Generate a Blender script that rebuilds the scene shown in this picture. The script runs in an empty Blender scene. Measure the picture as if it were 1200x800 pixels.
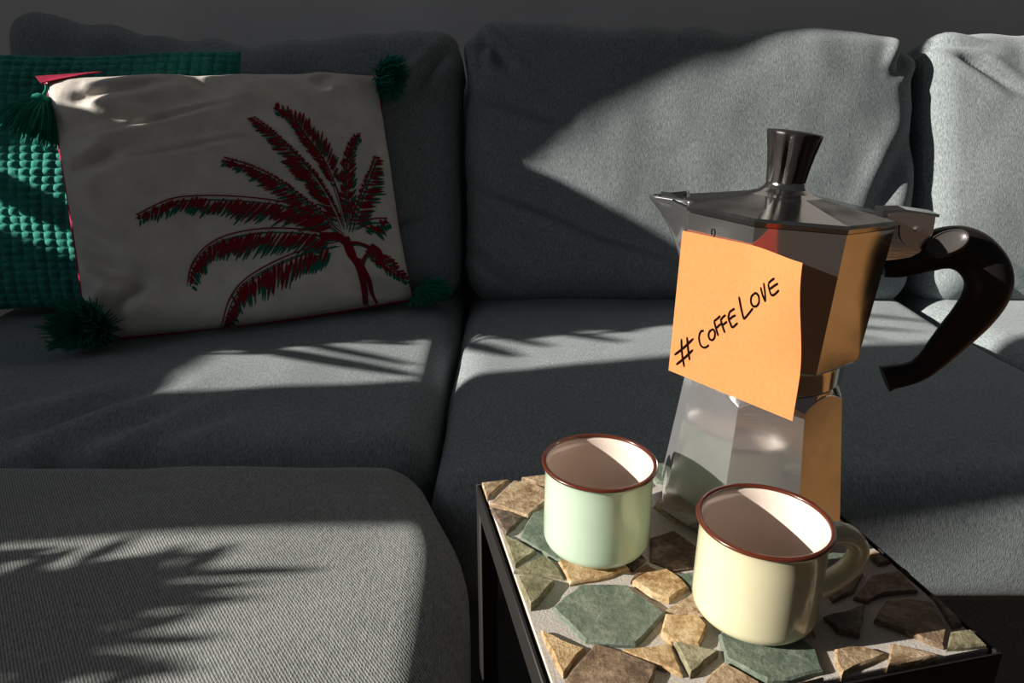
import bpy, bmesh, math, random
from mathutils import Vector, Matrix, noise
from mathutils.bvhtree import BVHTree
random.seed(7)
sc = bpy.context.scene
COL = sc.collection
R = math.radians

# ------------------------------------------------------------------ camera
CAM_H = 0.80; PITCH = R(20); FPX = 833.0
cam_d = bpy.data.cameras.new('camera'); cam = bpy.data.objects.new('camera', cam_d); COL.objects.link(cam)
cam.location = (0, 0, CAM_H); cam.rotation_euler = (R(90) - PITCH, 0, 0)
cam_d.sensor_width = 36; cam_d.lens = FPX / 1200 * 36; cam_d.clip_start = 0.01
sc.camera = cam
# ------------------------------------------------------------------ light
w = bpy.data.worlds.new('world'); sc.world = w; w.use_nodes = True
bg = w.node_tree.nodes['Background']; bg.inputs[0].default_value = (0.92, 0.96, 1.0, 1); bg.inputs[1].default_value = 0.038
SUN_AZ, SUN_EL = R(10.5), R(21)
SUN_DIR = Vector((math.cos(SUN_EL) * math.cos(SUN_AZ), math.cos(SUN_EL) * math.sin(SUN_AZ), -math.sin(SUN_EL)))
sun_d = bpy.data.lights.new('sun', 'SUN'); sun = bpy.data.objects.new('sun', sun_d); COL.objects.link(sun)
sun_d.energy = 8.8; sun_d.angle = R(0.53); sun_d.color = (1.0, 0.93, 0.82)
sun.rotation_euler = SUN_DIR.to_track_quat('-Z', 'Y').to_euler(); sun.location = (-4, -1, 3)
# added area lamps behind the two windows, soft fill from the left
for nm, y_, w_ in (('window_fill', -.16, .85), ('window_fill', .65, .42)):
    ad = bpy.data.lights.new(nm, 'AREA'); ao = bpy.data.objects.new(nm, ad); COL.objects.link(ao)
    ad.shape = 'RECTANGLE'; ad.size = w_; ad.size_y = 1.15; ad.energy = 8.0 * w_; ad.color = (.86, .93, 1.0)
    ao.location = (-2.66, y_, 1.8); ao.rotation_euler = (R(90), 0, R(-90))
sc.view_settings.view_transform = 'Standard'; sc.view_settings.look = 'None'
sc.view_settings.exposure = 0.0; sc.view_settings.gamma = 1.0; sc.view_settings.use_curve_mapping = False

# ------------------------------------------------------------------ helpers
_c, _s = math.cos(PITCH), math.sin(PITCH)
EYE = Vector((0, 0, CAM_H))
def ray(px, py):
    u = (px - 600) / FPX; v = (py - 400) / FPX
    return Vector((u, _c - v * _s, -_s - v * _c))
def on_z(px, py, z):
    d = ray(px, py); return EYE + d * ((z - CAM_H) / d.z)
def on_plane(px, py, p, n):
    d = ray(px, py); return EYE + d * ((Vector(p) - EYE).dot(n) / d.dot(n))

def obj(name, me, mat=None, parent=None):
    o = bpy.data.objects.new(name, me); COL.objects.link(o)
    if mat is not None:
        for m in (mat if isinstance(mat, (list, tuple)) else [mat]): me.materials.append(m)
    if parent is not None: o.parent = parent
    return o
def tag(o, label, cat=None, group=None, kind=None):
    if label: o['label'] = label
    if cat: o['category'] = cat
    if group: o['group'] = group
    if kind: o['kind'] = kind
    return o
def empty(name, loc, rz=0):
    o = bpy.data.objects.new(name, None); COL.objects.link(o); o.location = loc; o.rotation_euler = (0, 0, rz)
    o.empty_display_size = 0.05; return o
def pyd(name, vs, fs, smooth=True, sharp=None):
    me = bpy.data.meshes.new(name); me.from_pydata([tuple(v) for v in vs], [], fs); me.update()
    return finish(me, smooth, sharp)
def finish(me, smooth=True, sharp=None):
    bm = bmesh.new(); bm.from_mesh(me)
    bmesh.ops.remove_doubles(bm, verts=bm.verts, dist=1e-6)
    bmesh.ops.recalc_face_normals(bm, faces=bm.faces)
    for f in bm.faces: f.smooth = smooth
    if sharp:
        for e in bm.edges:
            if len(e.link_faces) == 2 and e.calc_face_angle(0) > R(sharp): e.smooth = False
    bm.to_mesh(me); bm.free(); me.update(); return me
def box_me(name, lo, hi, bev=0.0, seg=2):
    bm = bmesh.new(); bmesh.ops.create_cube(bm, size=1)
    for v in bm.verts: v.co = Vector([lo[i] + (v.co[i] + .5) * (hi[i] - lo[i]) for i in range(3)])
    if bev: bmesh.ops.bevel(bm, geom=bm.edges[:], offset=bev, segments=seg, affect='EDGES', profile=.5)
    me = bpy.data.meshes.new(name); bm.to_mesh(me); bm.free(); return finish(me, bool(bev), 40)
def lathe(name, prof, n=64, sharp=35, cap0=False, cap1=False, rfun=None):
    vs, fs = [], []
    for i, (r, z) in enumerate(prof):
        for k in range(n):
            a = 2 * math.pi * k / n; rr = r * (rfun(a, i) if rfun else 1)
            vs.append((rr * math.cos(a), rr * math.sin(a), z))
    for i in range(len(prof) - 1):
        for k in range(n):
            k2 = (k + 1) % n; fs.append((i * n + k, i * n + k2, (i + 1) * n + k2, (i + 1) * n + k))
    if cap0: fs.append(tuple(range(n))[::-1])
    if cap1: fs.append(tuple((len(prof) - 1) * n + k for k in range(n)))
    return pyd(name, vs, fs, True, sharp)
def catmull(pts, n):
    P = [Vector(p) for p in pts]; P = [2 * P[0] - P[1]] + P + [2 * P[-1] - P[-2]]; out = []
    for i in range(1, len(P) - 2):
        for k in range(n):
            t = k / n; a, b, c, d = P[i - 1:i + 3]
            out.append(.5 * ((2 * b) + (c - a) * t + (2 * a - 5 * b + 4 * c - d) * t * t + (3 * b - a - 3 * c + d) * t ** 3))
    return out + [P[-2]]
def tube_data(pts, rad, side=None, n=10, flat=1.0, cap=True, vs=None, fs=None):
    """swept tube; rad may be list; flat scales radius along 'side' direction"""
    vs = [] if vs is None else vs; fs = [] if fs is None else fs; b0 = len(vs)
    P = [Vector(p) for p in pts]; m = len(P); up = None
    for i, p in enumerate(P):
        t = (P[min(i + 1, m - 1)] - P[max(i - 1, 0)]).normalized()
        if side is not None: s_ = Vector(side)
        else:
            if up is None: up = t.orthogonal()
            s_ = up
        s_ = (s_ - t * s_.dot(t)).normalized(); up = s_; q = t.cross(s_)
        r = rad[i] if isinstance(rad, (list, tuple)) else rad
        for k in range(n):
            a = 2 * math.pi * k / n; vs.append(p + s_ * (math.cos(a) * r * flat) + q * (math.sin(a) * r))
    for i in range(m - 1):
        for k in range(n):
            k2 = (k + 1) % n; fs.append((b0 + i * n + k, b0 + i * n + k2, b0 + (i + 1) * n + k2, b0 + (i + 1) * n + k))
    if cap:
        fs.append(tuple(b0 + k for k in range(n))[::-1]); fs.append(tuple(b0 + (m - 1) * n + k for k in range(n)))
    return vs, fs
def tube(name, *a, **k):
    sharp = k.pop('sharp', 50); v, f = tube_data(*a, **k); return pyd(name, v, f, True, sharp)
def sm(a, b, x):
    t = max(0, min(1, (x - a) / (b - a))); return t * t * (3 - 2 * t)
def nz(x, y, z, s): return noise.noise(Vector((x * s, y * s, z * s)))

# ------------------------------------------------------------------ materials
class NT:
    def __init__(s, name):
        s.m = bpy.data.materials.new(name); s.m.use_nodes = True; s.t = s.m.node_tree; s.b = s.t.nodes['Principled BSDF']
        s.tc = s.t.nodes.new('ShaderNodeTexCoord')
    def n(s, typ, **kw):
        nd = s.t.nodes.new('ShaderNode' + typ)
        for k, v in kw.items():
            if k in nd.inputs: nd.inputs[k].default_value = v
            else: setattr(nd, k, v)
        return nd
    def l(s, a, b): s.t.links.new(a, b)
    def mapc(s, scale=(1, 1, 1), rot=(0, 0, 0), src='Object'):
        mp = s.n('Mapping'); mp.inputs['Scale'].default_value = scale; mp.inputs['Rotation'].default_value = rot
        s.l(s.tc.outputs[src], mp.inputs['Vector']); return mp.outputs['Vector']
    def noise(s, vec, scale, detail=3, rough=.6):
        nd = s.n('TexNoise'); nd.inputs['Scale'].default_value = scale; nd.inputs['Detail'].default_value = detail
        nd.inputs['Roughness'].default_value = rough
        if vec is not None: s.l(vec, nd.inputs['Vector'])
        return nd.outputs['Fac']
    def ramp(s, fac, stops):
        r = s.n('ValToRGB'); e = r.color_ramp.elements
        while len(e) < len(stops): e.new(.5)
        for i, (p, c) in enumerate(stops): e[i].position = p; e[i].color = (*c, 1)
        s.l(fac, r.inputs['Fac']); return r.outputs['Color']
    def bump(s, h, strength=.3, dist=.001, normal=None):
        b = s.n('Bump'); b.inputs['Strength'].default_value = strength; b.inputs['Distance'].default_value = dist
        s.l(h, b.inputs['Height'])
        if normal is not None: s.l(normal, b.inputs['Normal'])
        s.l(b.outputs['Normal'], s.b.inputs['Normal']); return b.outputs['Normal']
    def math(s, op, a, b=None):
        m = s.n('Math', operation=op)
        for i, v in enumerate((a, b)):
            if v is None: continue
            if isinstance(v, (int, float)): m.inputs[i].default_value = v
            else: s.l(v, m.inputs[i])
        return m.outputs[0]
def simple(name, col, rough=.5, metal=0, coat=0, spec=.5):
    t = NT(name); t.b.inputs['Base Color'].default_value = (*col, 1); t.b.inputs['Roughness'].default_value = rough
    t.b.inputs['Metallic'].default_value = metal; t.b.inputs['Coat Weight'].default_value = coat
    t.b.inputs['Specular IOR Level'].default_value = spec; t.b.inputs['Coat Roughness'].default_value = .05
    return t

def mat_fabric(name, c0, c1, coarse=1.0, twill=0.0):
    t = NT(name)
    v = t.mapc((1000 / coarse, 130 / coarse, 130 / coarse)); v2 = t.mapc((260 / coarse, 900 / coarse, 900 / coarse)); v3 = t.mapc((1, 1, 1))
    a = t.noise(v, 1, 2); b = t.noise(v2, 1, 2)
    big = t.noise(v3, 5, 3)
    mixv = t.math('ADD', t.math('MULTIPLY', a, .72), t.math('MULTIPLY', b, .28))
    if twill:
        wv = t.n('TexWave'); wv.inputs['Scale'].default_value = 150; wv.inputs['Distortion'].default_value = 1.5; wv.inputs['Detail'].default_value = 2; wv.inputs['Detail Scale'].default_value = 3
        t.l(t.mapc((1, 1, 1), (0, 0, R(-38))), wv.inputs['Vector'])
        mixv = t.math('ADD', t.math('MULTIPLY', mixv, 1 - twill), t.math('MULTIPLY', wv.outputs['Fac'], twill))
    col = t.ramp(mixv, [(.36, c0), (.64, c1)])
    mx = t.n('MixRGB', blend_type='MULTIPLY'); mx.inputs['Fac'].default_value = .35
    t.l(col, mx.inputs['Color1']); t.l(t.ramp(big, [(.3, (.75, .75, .75)), (.7, (1.1, 1.1, 1.1))]), mx.inputs['Color2'])
    t.l(mx.outputs['Color'], t.b.inputs['Base Color'])
    t.b.inputs['Roughness'].default_value = .92; t.b.inputs['Specular IOR Level'].default_value = .25
    t.b.inputs['Sheen Weight'].default_value = .25; t.b.inputs['Sheen Roughness'].default_value = .5
    t.b.inputs['Sheen Tint'].default_value = (.8, .85, .9, 1)
    t.bump(mixv, .9, .0009)
    return t.m
M = {}
M['fabric'] = mat_fabric('sofa fabric', (.115, .138, .152), (.33, .372, .39), .8)
M['fabric_seat'] = M['fabric']
M['fabric_foot'] = mat_fabric('footstool fabric', (.115, .125, .125), (.38, .40, .39), .9, .24)

def mat_wall(name, col):
    t = NT(name); v = t.mapc()
    t.l(t.ramp(t.noise(v, 3, 4), [(.3, tuple(c * .92 for c in col)), (.7, tuple(c * 1.06 for c in col))]), t.b.inputs['Base Color'])
    t.b.inputs['Roughness'].default_value = .9; t.bump(t.noise(v, 180, 3), .25, .001); return t.m
M['wall'] = mat_wall('grey wall paint', (.80, .77, .765))
M['wall_white'] = mat_wall('pale wall paint', (.45, .44, .42))
def mat_wood(name, c0, c1):
    t = NT(name); v = t.mapc((1.2, 22, 22)); f = t.noise(v, 2.2, 5)
    t.l(t.ramp(f, [(.3, c0), (.7, c1)]), t.b.inputs['Base Color']); t.b.inputs['Roughness'].default_value = .45
    t.bump(f, .15, .001); return t.m
M['oak'] = mat_wood('oak floor', (.34, .155, .05), (.52, .27, .095))
M['whitewood'] = simple('white window paint', (.7, .7, .68), .4).m

def mat_cotton():
    t = NT('white cotton'); v = t.mapc((900, 900, 900)); f = t.noise(v, 1, 2); v2 = t.mapc(); g = t.noise(v2, 26, 4)
    t.l(t.ramp(g, [(.3, (.60, .565, .53)), (.75, (.74, .70, .66))]), t.b.inputs['Base Color'])
    t.b.inputs['Roughness'].default_value = .9; t.b.inputs['Specular IOR Level'].default_value = .15
    n1 = t.bump(g, .35, .006); t.bump(f, .4, .0004, n1); return t.m
M['cotton'] = mat_cotton()
def mat_cloth(name, col, sheen=.3, rough=.9, var=.25, sc_=300):
    t = NT(name); v = t.mapc((sc_, sc_, sc_)); f = t.noise(v, 1, 3)
    t.l(t.ramp(f, [(.3, tuple(c * (1 - var) for c in col)), (.7, tuple(c * (1 + var) for c in col))]), t.b.inputs['Base Color'])
    t.b.inputs['Roughness'].default_value = rough; t.b.inputs['Specular IOR Level'].default_value = .15
    t.b.inputs['Sheen Weight'].default_value = sheen; t.b.inputs['Sheen Tint'].default_value = (*[min(1, c * 2 + .2) for c in col], 1)
    t.bump(f, .6, .0015); return t.m
M['magenta'] = mat_cloth('magenta cotton', (.42, .02, .07), .1)
M['teal'] = mat_cloth('teal chenille', (.03, .27, .22), .35, .85, .45, 500)
M['green_yarn'] = mat_cloth('green yarn', (.008, .24, .16), .1, .8, .3, 800)
M['ink_red'] = simple('dark red print', (.20, .008, .018), .85, spec=.1).m
M['ink_green'] = simple('green print', (.006, .13, .09), .85, spec=.1).m

def mat_alu(name, rough=.2, dust=.12, refl=.56):
    t = NT(name); v = t.mapc(); v2 = t.mapc((60, 60, 900))
    t.b.inputs['Base Color'].default_value = (refl, refl * .98, refl * .96, 1); t.b.inputs['Metallic'].default_value = 1
    f = t.noise(v, 90, 4); g = t.noise(v2, 1, 3)
    r = t.n('MapRange'); r.inputs['From Min'].default_value = .3; r.inputs['From Max'].default_value = .75
    r.inputs['To Min'].default_value = rough * .75; r.inputs['To Max'].default_value = rough * 1.5
    t.l(f, r.inputs['Value']); t.l(r.outputs[0], t.b.inputs['Roughness'])
    t.bump(g, .05, .0003)
    d = t.n('BsdfDiffuse'); d.inputs['Color'].default_value = (.55, .56, .58, 1)
    mx = t.n('MixShader'); mx.inputs[0].default_value = dust
    out = t.t.nodes['Material Output']
    t.l(t.b.outputs[0], mx.inputs[1]); t.l(d.outputs[0], mx.inputs[2]); t.l(mx.outputs[0], out.inputs['Surface']); return t.m
M['alu'] = mat_alu('polished aluminium', .10, .07)
M['alu_base'] = mat_alu('boiler aluminium', .13, .18)
M['alu_lid'] = mat_alu('lid aluminium', .14, .015, .42)
M['steel'] = simple('hinge steel', (.6, .6, .62), .3, 1).m
def mat_bakelite():
    t = simple('black bakelite', (.014, .012, .012), .42, spec=.35); t.bump(t.noise(t.mapc(), 700, 2), .08, .0004); return t.m
M['bakelite'] = mat_bakelite()
def mat_paper():
    t = NT('orange paper'); f = t.noise(t.mapc((500, 500, 500)), 1, 3)
    c = t.ramp(f, [(.3, (.70, .345, .125)), (.7, (.78, .39, .15))])
    d = t.n('BsdfDiffuse'); tr = t.n('BsdfTranslucent'); tr.inputs['Color'].default_value = (.85, .16, .02, 1)
    t.l(c, d.inputs['Color']); mx = t.n('MixShader'); mx.inputs[0].default_value = .42
    t.l(d.outputs[0], mx.inputs[1]); t.l(tr.outputs[0], mx.inputs[2]); t.l(mx.outputs[0], t.t.nodes['Material Output'].inputs['Surface']); return t.m
M['paper'] = mat_paper()
M['marker'] = simple('brown black marker', (.010, .004, .003), .8, spec=.0).m
def glaze(name, col): return simple(name, col, .25, coat=.8, spec=.5).m
M['glaze_green'] = glaze('mint glaze', (.48, .62, .49)); M['glaze_cream'] = glaze('cream glaze', (.62, .585, .40))
M['glaze_white'] = glaze('white glaze', (.66, .57, .51)); M['glaze_brown'] = glaze('brown rim glaze', (.085, .018, .009))
M['black_metal'] = simple('black painted metal', (.012, .011, .011), .55, spec=.2).m
def mat_stone(name, c0, c1, c2, bump=.5):
    t = NT(name); tcn = t.n('ObjectInfo')
    ad = t.n('VectorMath', operation='ADD'); t.l(t.tc.outputs['Object'], ad.inputs[0])
    sc2 = t.n('VectorMath', operation='SCALE'); t.l(tcn.outputs['Location'], sc2.inputs[0]); sc2.inputs['Scale'].default_value = 31
    t.l(sc2.outputs[0], ad.inputs[1]); v = ad.outputs[0]
    f = t.noise(v, 75, 8, .65); g = t.noise(v, 300, 6, .75)
    s = t.math('ADD', t.math('MULTIPLY', f, .62), t.math('MULTIPLY', g, .38))
    t.l(t.ramp(s, [(.38, c0), (.5, c1), (.62, c2)]), t.b.inputs['Base Color'])
    t.b.inputs['Roughness'].default_value = .62; t.b.inputs['Specular IOR Level'].default_value = .4
    t.bump(s, bump * 1.5, .004); return t.m
M['st_tan'] = mat_stone('tan quartzite', (.17, .10, .05), (.37, .26, .155), (.54, .43, .30))
M['st_gold'] = mat_stone('golden quartzite', (.25, .14, .055), (.47, .32, .16), (.62, .48, .31))
M['st_brown'] = mat_stone('brown slate', (.09, .055, .035), (.20, .135, .085), (.36, .26, .175))
M['st_dark'] = mat_stone('dark brown slate', (.06, .04, .03), (.13, .09, .065), (.28, .22, .18))
M['st_green'] = mat_stone('green slate', (.085, .115, .085), (.13, .165, .125), (.21, .24, .19), .35)
M['st_olive'] = mat_stone('olive slate', (.13, .115, .06), (.22, .20, .12), (.34, .31, .21))
def mat_grout():
    t = NT('grout'); f = t.noise(t.mapc(), 900, 3); t.l(t.ramp(f, [(.3, (.36, .33, .30)), (.7, (.52, .49, .46))]), t.b.inputs['Base Color'])
    t.b.inputs['Roughness'].default_value = .95; t.bump(f, .6, .0006); return t.m
M['grout'] = mat_grout()
def mat_leaf():
    t = NT('palm leaf'); t.b.inputs['Base Color'].default_value = (.03, .10, .025, 1); t.b.inputs['Roughness'].default_value = .45; return t.m
M['leaf'] = mat_leaf()

# ------------------------------------------------------------------ room
SEAT_Z = 0.426; ZT = 0.557
WX = -2.5
fl = empty('floor', (0, 0, 0)); fl['kind'] = 'structure'
pl_w = 0.14; pm = box_me('plank', (-2.55, -pl_w / 2 + .0012, -.02), (3.4, pl_w / 2 - .0012, 0), .0008, 1)
pm.materials.append(M['oak'])
for i in range(34):
    o = bpy.data.objects.new('plank', pm); COL.objects.link(o); o.parent = fl; o.location = (0, -2.9 + i * pl_w, 0)
def struct(name, me, m): o = obj(name, me, m); o['kind'] = 'structure'; return o
WALL_Y = 1.86
struct('wall_back', box_me('wall_back', (-2.6, WALL_Y, -.02), (3.5, WALL_Y + .1, 2.7)), M['wall'])

# left wall with two tall windows; the low sun comes through them
TA = math.tan(SUN_AZ); TE = math.tan(SUN_EL) / math.cos(SUN_AZ)
def sun_pt(Yg, Zg, x):                             # the point at depth x that lies on the sun ray through (WX, Yg, Zg)
    return Vector((x, Yg + (x - WX) * TA, Zg - (x - WX) * TE))
WINS = [(-.62, .30, .95, 2.40), (.41, .90, 1.20, 2.40)]
wb = [(-2.9, -.62, 0, 2.7), (.30, .41, 0, 2.7), (.90, 1.90, 0, 2.7), (-.62, .30, 0, .95), (-.62, .30, 2.40, 2.7), (.41, .90, 0, 1.20), (.41, .90, 2.40, 2.7)]
bmw = bmesh.new()
for y0, y1, z0, z1 in wb:
    g = bmesh.ops.create_cube(bmw, size=1)['verts']
    for v in g: v.co = Vector((WX - .12 + (v.co.x + .5) * .12, y0 + (v.co.y + .5) * (y1 - y0), z0 + (v.co.z + .5) * (z1 - z0)))
mw = bpy.data.meshes.new('wall_left'); bmw.to_mesh(mw); bmw.free(); struct('wall_left', mw, M['wall_white'])
for i, (y0, y1, z0, z1) in enumerate(WINS):
    wn = empty('window_%d' % (i + 1), (WX - .12, (y0 + y1) / 2, z0)); wn['kind'] = 'structure'
    cy = (y0 + y1) / 2
    for a, b, c, d in ((y0, y0 + .018, z0, z1), (y1 - .018, y1, z0, z1), (y0 + .018, y1 - .018, z0, z0 + .03), (y0 + .018, y1 - .018, z1 - .03, z1)):
        obj('window_frame', box_me('window_frame', (0, a - cy, c - z0), (.04, b - cy, d - z0), .002, 1), M['whitewood'], wn)
    obj('window_sill', box_me('window_sill', (-.02, y0 - cy - .04, -.03), (.20, y1 - cy + .04, 0), .004, 1), M['whitewood'], wn)
# curtains added out of view to shape the sun edges: one gathered between the windows, one drawn back beyond the second
CURT = mat_cloth('curtain cloth', (.16, .16, .165), .1)
def added_curtain(edge_a, edge_b, label):
    cv, cf = [], []; NC, NR = 60, 40
    for j in range(NR + 1):
        z = .25 + 2.2 * j / NR; ya, yb = edge_a(z), edge_b(z)
        for i in range(NC + 1):
            t = i / NC; cv.append((WX + .08 + .022 * math.sin(t * 44) * (1 - .3 * j / NR) + .006 * math.sin(t * 17 + z * 2), ya + (yb - ya) * t, z))
    for j in range(NR):
        for i in range(NC): a = j * (NC + 1) + i; cf.append((a, a + 1, a + NC + 2, a + NC + 1))
    cu = obj('added_curtain', pyd('added_curtain', cv, cf), CURT); tag(cu, label, 'added_curtain', 'added grey curtains')
    cu.modifiers.new('thick', 'SOLIDIFY').thickness = .003
def edge1(z):
    ya = .150 - .22 * (z - 1.2) if z < 1.75 else .150 - .22 * .55 + (z - 1.75) * .1
    return max(-.1, min(.34, ya))
added_curtain(edge1, lambda z: .415, 'unseen grey drape added to shape the sunlight, hanging between the two windows')
added_curtain(lambda z: .840 + .030 * (1 - sm(1.56, 1.60, z)) + .025 * (1 - sm(1.40, 1.48, z)), lambda z: 1.15, 'unseen grey drape added to shape the sunlight, drawn back between the window and the wall corner')

# ------------------------------------------------------------------ plants by the windows
def leaf_mesh(A, B, wd, nrm, droop=.12, fold=.12, n=8, power=.7):
    A, B = Vector(A), Vector(B); ax = B - A; L = ax.length; ax.normalize(); side = ax.cross(nrm).normalized(); nr_ = side.cross(ax).normalized()
    vs_, fs_ = [], []
    for i in range(n + 1):
        t = i / n; c = A + ax * L * t + nr_ * (-droop * L * (t - .5) ** 2 * 0 + droop * L * .25 * math.sin(math.pi * t) * .3)
        w_ = wd / 2 * max(.02, math.sin(math.pi * min(.999, .06 + .93 * t)) ** power)
        vs_ += [c - side * w_ + nr_ * w_ * fold, c, c + side * w_ + nr_ * w_ * fold]
    for i in range(n):
        for k in (0, 1): fs_.append((i * 3 + k, i * 3 + k + 1, i * 3 + k + 4, i * 3 + k + 3))
    return vs_, fs_
def add_pot(pl_, r, h, m):
    obj('pot', lathe('pot', [(.001, 0), (r * .74, 0), (r * .78, .01), (r, h - .02), (r * 1.04, h - .02), (r * 1.04, h), (r * .95, h), (r * .9, h - .04), (.001, h - .04)], 40, 40), m, pl_)
TERRA = simple('grey ceramic pot', (.18, .17, .165), .6).m
def plant_base(name, loc, label): o = empty(name, loc); tag(o, label, 'plant'); return o
SUNN = -SUN_DIR
rl = random.Random(3)
# feathery palm beside the footstool
XA = -1.28
pa = plant_base('feather_palm', (XA, .10, 0), 'feathery potted palm standing beside the footstool near the window'); add_pot(pa, .13, .24, TERRA)
la = Vector(pa.location)
def frond(par, base, tip, bow, nl, ll, x0):
    mid = (base + tip) / 2 + bow; P = catmull([base, (base * .55 + mid * .45) , mid, tip], 8); m = len(P)
    sv, sf = tube_data([p - la_ for p in P] if False else P, [.005 * (1 - .75 * i / m) for i in range(m)], n=6)
    st_o = obj('frond', pyd('frond', sv, sf), M['leaf'], par)
    tv, tf = [], []
    for k in range(nl):
        t = .30 + .70 * k / (nl - 1); f = t * (m - 1); i = min(m - 2, int(f)); p = P[i].lerp(P[i + 1], f - i); d = (P[i + 1] - P[i]).normalized()
        sd_ = d.cross(SUNN).normalized()
        for s_ in (-1, 1):
            L = ll * (.45 + .55 * math.sin(math.pi * (.15 + .8 * (t - .3) / .7))) * rl.uniform(.8, 1.15)
            e = p + (d * rl.uniform(.7, 1.1) + sd_ * s_ * rl.uniform(.5, .9) + SUNN * rl.uniform(-.25, .25)).normalized() * L
            v_, f_ = leaf_mesh(p, e, .013, (SUNN + Vector([rl.uniform(-.5, .5) for _ in range(3)])).normalized(), n=4)
            b0 = len(tv); tv += v_; tf += [tuple(b0 + q for q in f) for f in f_]
    lo = obj('leaflets', pyd('leaflets', tv, tf), M['leaf'], st_o); lo['kind'] = 'stuff'
def pa_pt(Y, Z, dx=0): return sun_pt(Y, Z, XA + dx) - la
base_a = Vector((0, 0, .2))
tipsA = []
for k in range(110):                                # crown outline: high along the back, one long frond reaching out
    Y = .165 - .50 * ((k * .618) % 1); top = (1.215 + (.165 - Y) * .62) if Y > .04 else 1.292
    tipsA.append((Y, min(top, 1.292) - (.022 if Y > .06 else .0) - .06 * rl.random()))
tipsA += [(.055, 1.300), (.062, 1.285), (.040, 1.292), (.035, 1.285), (.085, 1.265), (.015, 1.268), (-.055, 1.262), (-.09, 1.27)]
for k, (Y, Z_) in enumerate(tipsA):
    dx = rl.uniform(-.09, .09); tp = pa_pt(Y, Z_, dx); frond(pa, base_a + Vector((rl.uniform(-.03, .03), rl.uniform(-.03, .03), 0)), tp, Vector((dx * .4, (base_a.y - tp.y) * .12, .03)), 24, .075, XA)
# broad-leaved plant at the end of the sofa
XB = -1.40
pb = plant_base('broad_leaf_plant', (XB, .98, 0), 'tall broad-leaved potted plant standing at the end of the sofa'); add_pot(pb, .16, .30, TERRA)
lb = Vector(pb.location)
def pb_pt(Y, Z, dx=0): return sun_pt(Y, Z, XB + dx) - lb
LB = [(.585, 1.462, .850, 1.640, .105), (.60, 1.400, .79, 1.468, .12), (.61, 1.32, .78, 1.385, .085), (.60, 1.245, .735, 1.30, .075), (.575, 1.195, .75, 1.215, .07),
      (.78, 1.285, .93, 1.300, .045), (.80, 1.44, .94, 1.475, .085), (.61, 1.28, .68, 1.36, .05), (.70, 1.40, .80, 1.36, .05), (.72, 1.255, .78, 1.33, .04),
      (.80, 1.15, .92, 1.18, .08), (.50, 1.14, .78, 1.16, .09),
      (.625, 1.24, .455, 1.352, .020), (.63, 1.27, .50, 1.345, .014), (.64, 1.345, .50, 1.405, .020), (.64, 1.375, .53, 1.425, .014), (.66, 1.40, .515, 1.475, .016), (.67, 1.45, .545, 1.55, .02), (.69, 1.49, .60, 1.59, .016),
      (.64, 1.54, .49, 1.66, .014), (.66, 1.57, .52, 1.70, .012), (.60, 1.56, .45, 1.63, .010)]
for k, (y0, z0, y1, z1, wd) in enumerate(LB):
    dx = rl.uniform(-.06, .06); A = pb_pt(y0, z0, dx); B = pb_pt(y1, z1, dx)
    nrm = (SUNN + Vector([rl.uniform(-.15, .15) for _ in range(3)])).normalized()
    v_, f_ = leaf_mesh(A, B, wd, nrm, n=10, power=.55); lf_o = obj('leaf', pyd('leaf', v_, f_), M['leaf'], pb)
    j0 = B if wd > .03 and y1 > .8 and False else A
    sv, sf = tube_data(catmull([Vector((rl.uniform(-.03, .03), rl.uniform(-.03, .03), .24)), Vector((dx * .3, j0.y * .25, .24 + (j0.z - .24) * .55)), j0 + (j0 - B).normalized() * .01, A], 6), .004, n=6)
    obj('stem', pyd('stem', sv, sf), M['leaf'], lf_o)

# ------------------------------------------------------------------ cushions
def grid_box(nx, ny, nz_):
    """unit cube surface -1..1, merged"""
    vs, fs, ids = [], [], {}
    def vid(i, j, k):
        key = (i, j, k)
        if key not in ids: ids[key] = len(vs); vs.append((2 * i / nx - 1, 2 * j / ny - 1, 2 * k / nz_ - 1))
        return ids[key]
    for i in range(nx):
        for j in range(ny):
            for k in (0, nz_): fs.append((vid(i, j, k), vid(i + 1, j, k), vid(i + 1, j + 1, k), vid(i, j + 1, k)))
        for k in range(nz_):
            for j in (0, ny): fs.append((vid(i, j, k), vid(i + 1, j, k), vid(i + 1, j, k + 1), vid(i, j, k + 1)))
    for j in range(ny):
        for k in range(nz_):
            for i in (0, nx): fs.append((vid(i, j, k), vid(i, j + 1, k), vid(i, j + 1, k + 1), vid(i, j, k + 1)))
    return vs, fs
def soft_box(name, half, rad, seg, warp):
    vs, fs = grid_box(*seg); hx, hy, hz = half; out = []
    for p in vs:
        # denser vertices at the rims
        q = Vector([h * math.copysign(abs(c) ** .8, c) for c, h in zip(p, half)])
        inner = Vector([max(-(h - rad), min(h - rad, c)) for c, h in zip(q, half)])
        d = q - inner
        if d.length > 1e-9: d = d.normalized() * rad
        v = inner + d
        n = d.normalized() if d.length > 1e-9 else Vector((0, 0, 1))
        out.append(warp(v, n, Vector((v.x / hx, v.y / hy, v.z / hz))))
    return pyd(name, out, fs)

sofa = empty('sofa', (-.09, 1.1, 0))
tag(sofa, 'long blue-grey woven fabric sofa with plump loose seat and back cushions', 'sofa')
def to_parent(me, par):
    mi = Matrix.Translation(-Vector(par.location)); me.transform(mi); return me
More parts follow.
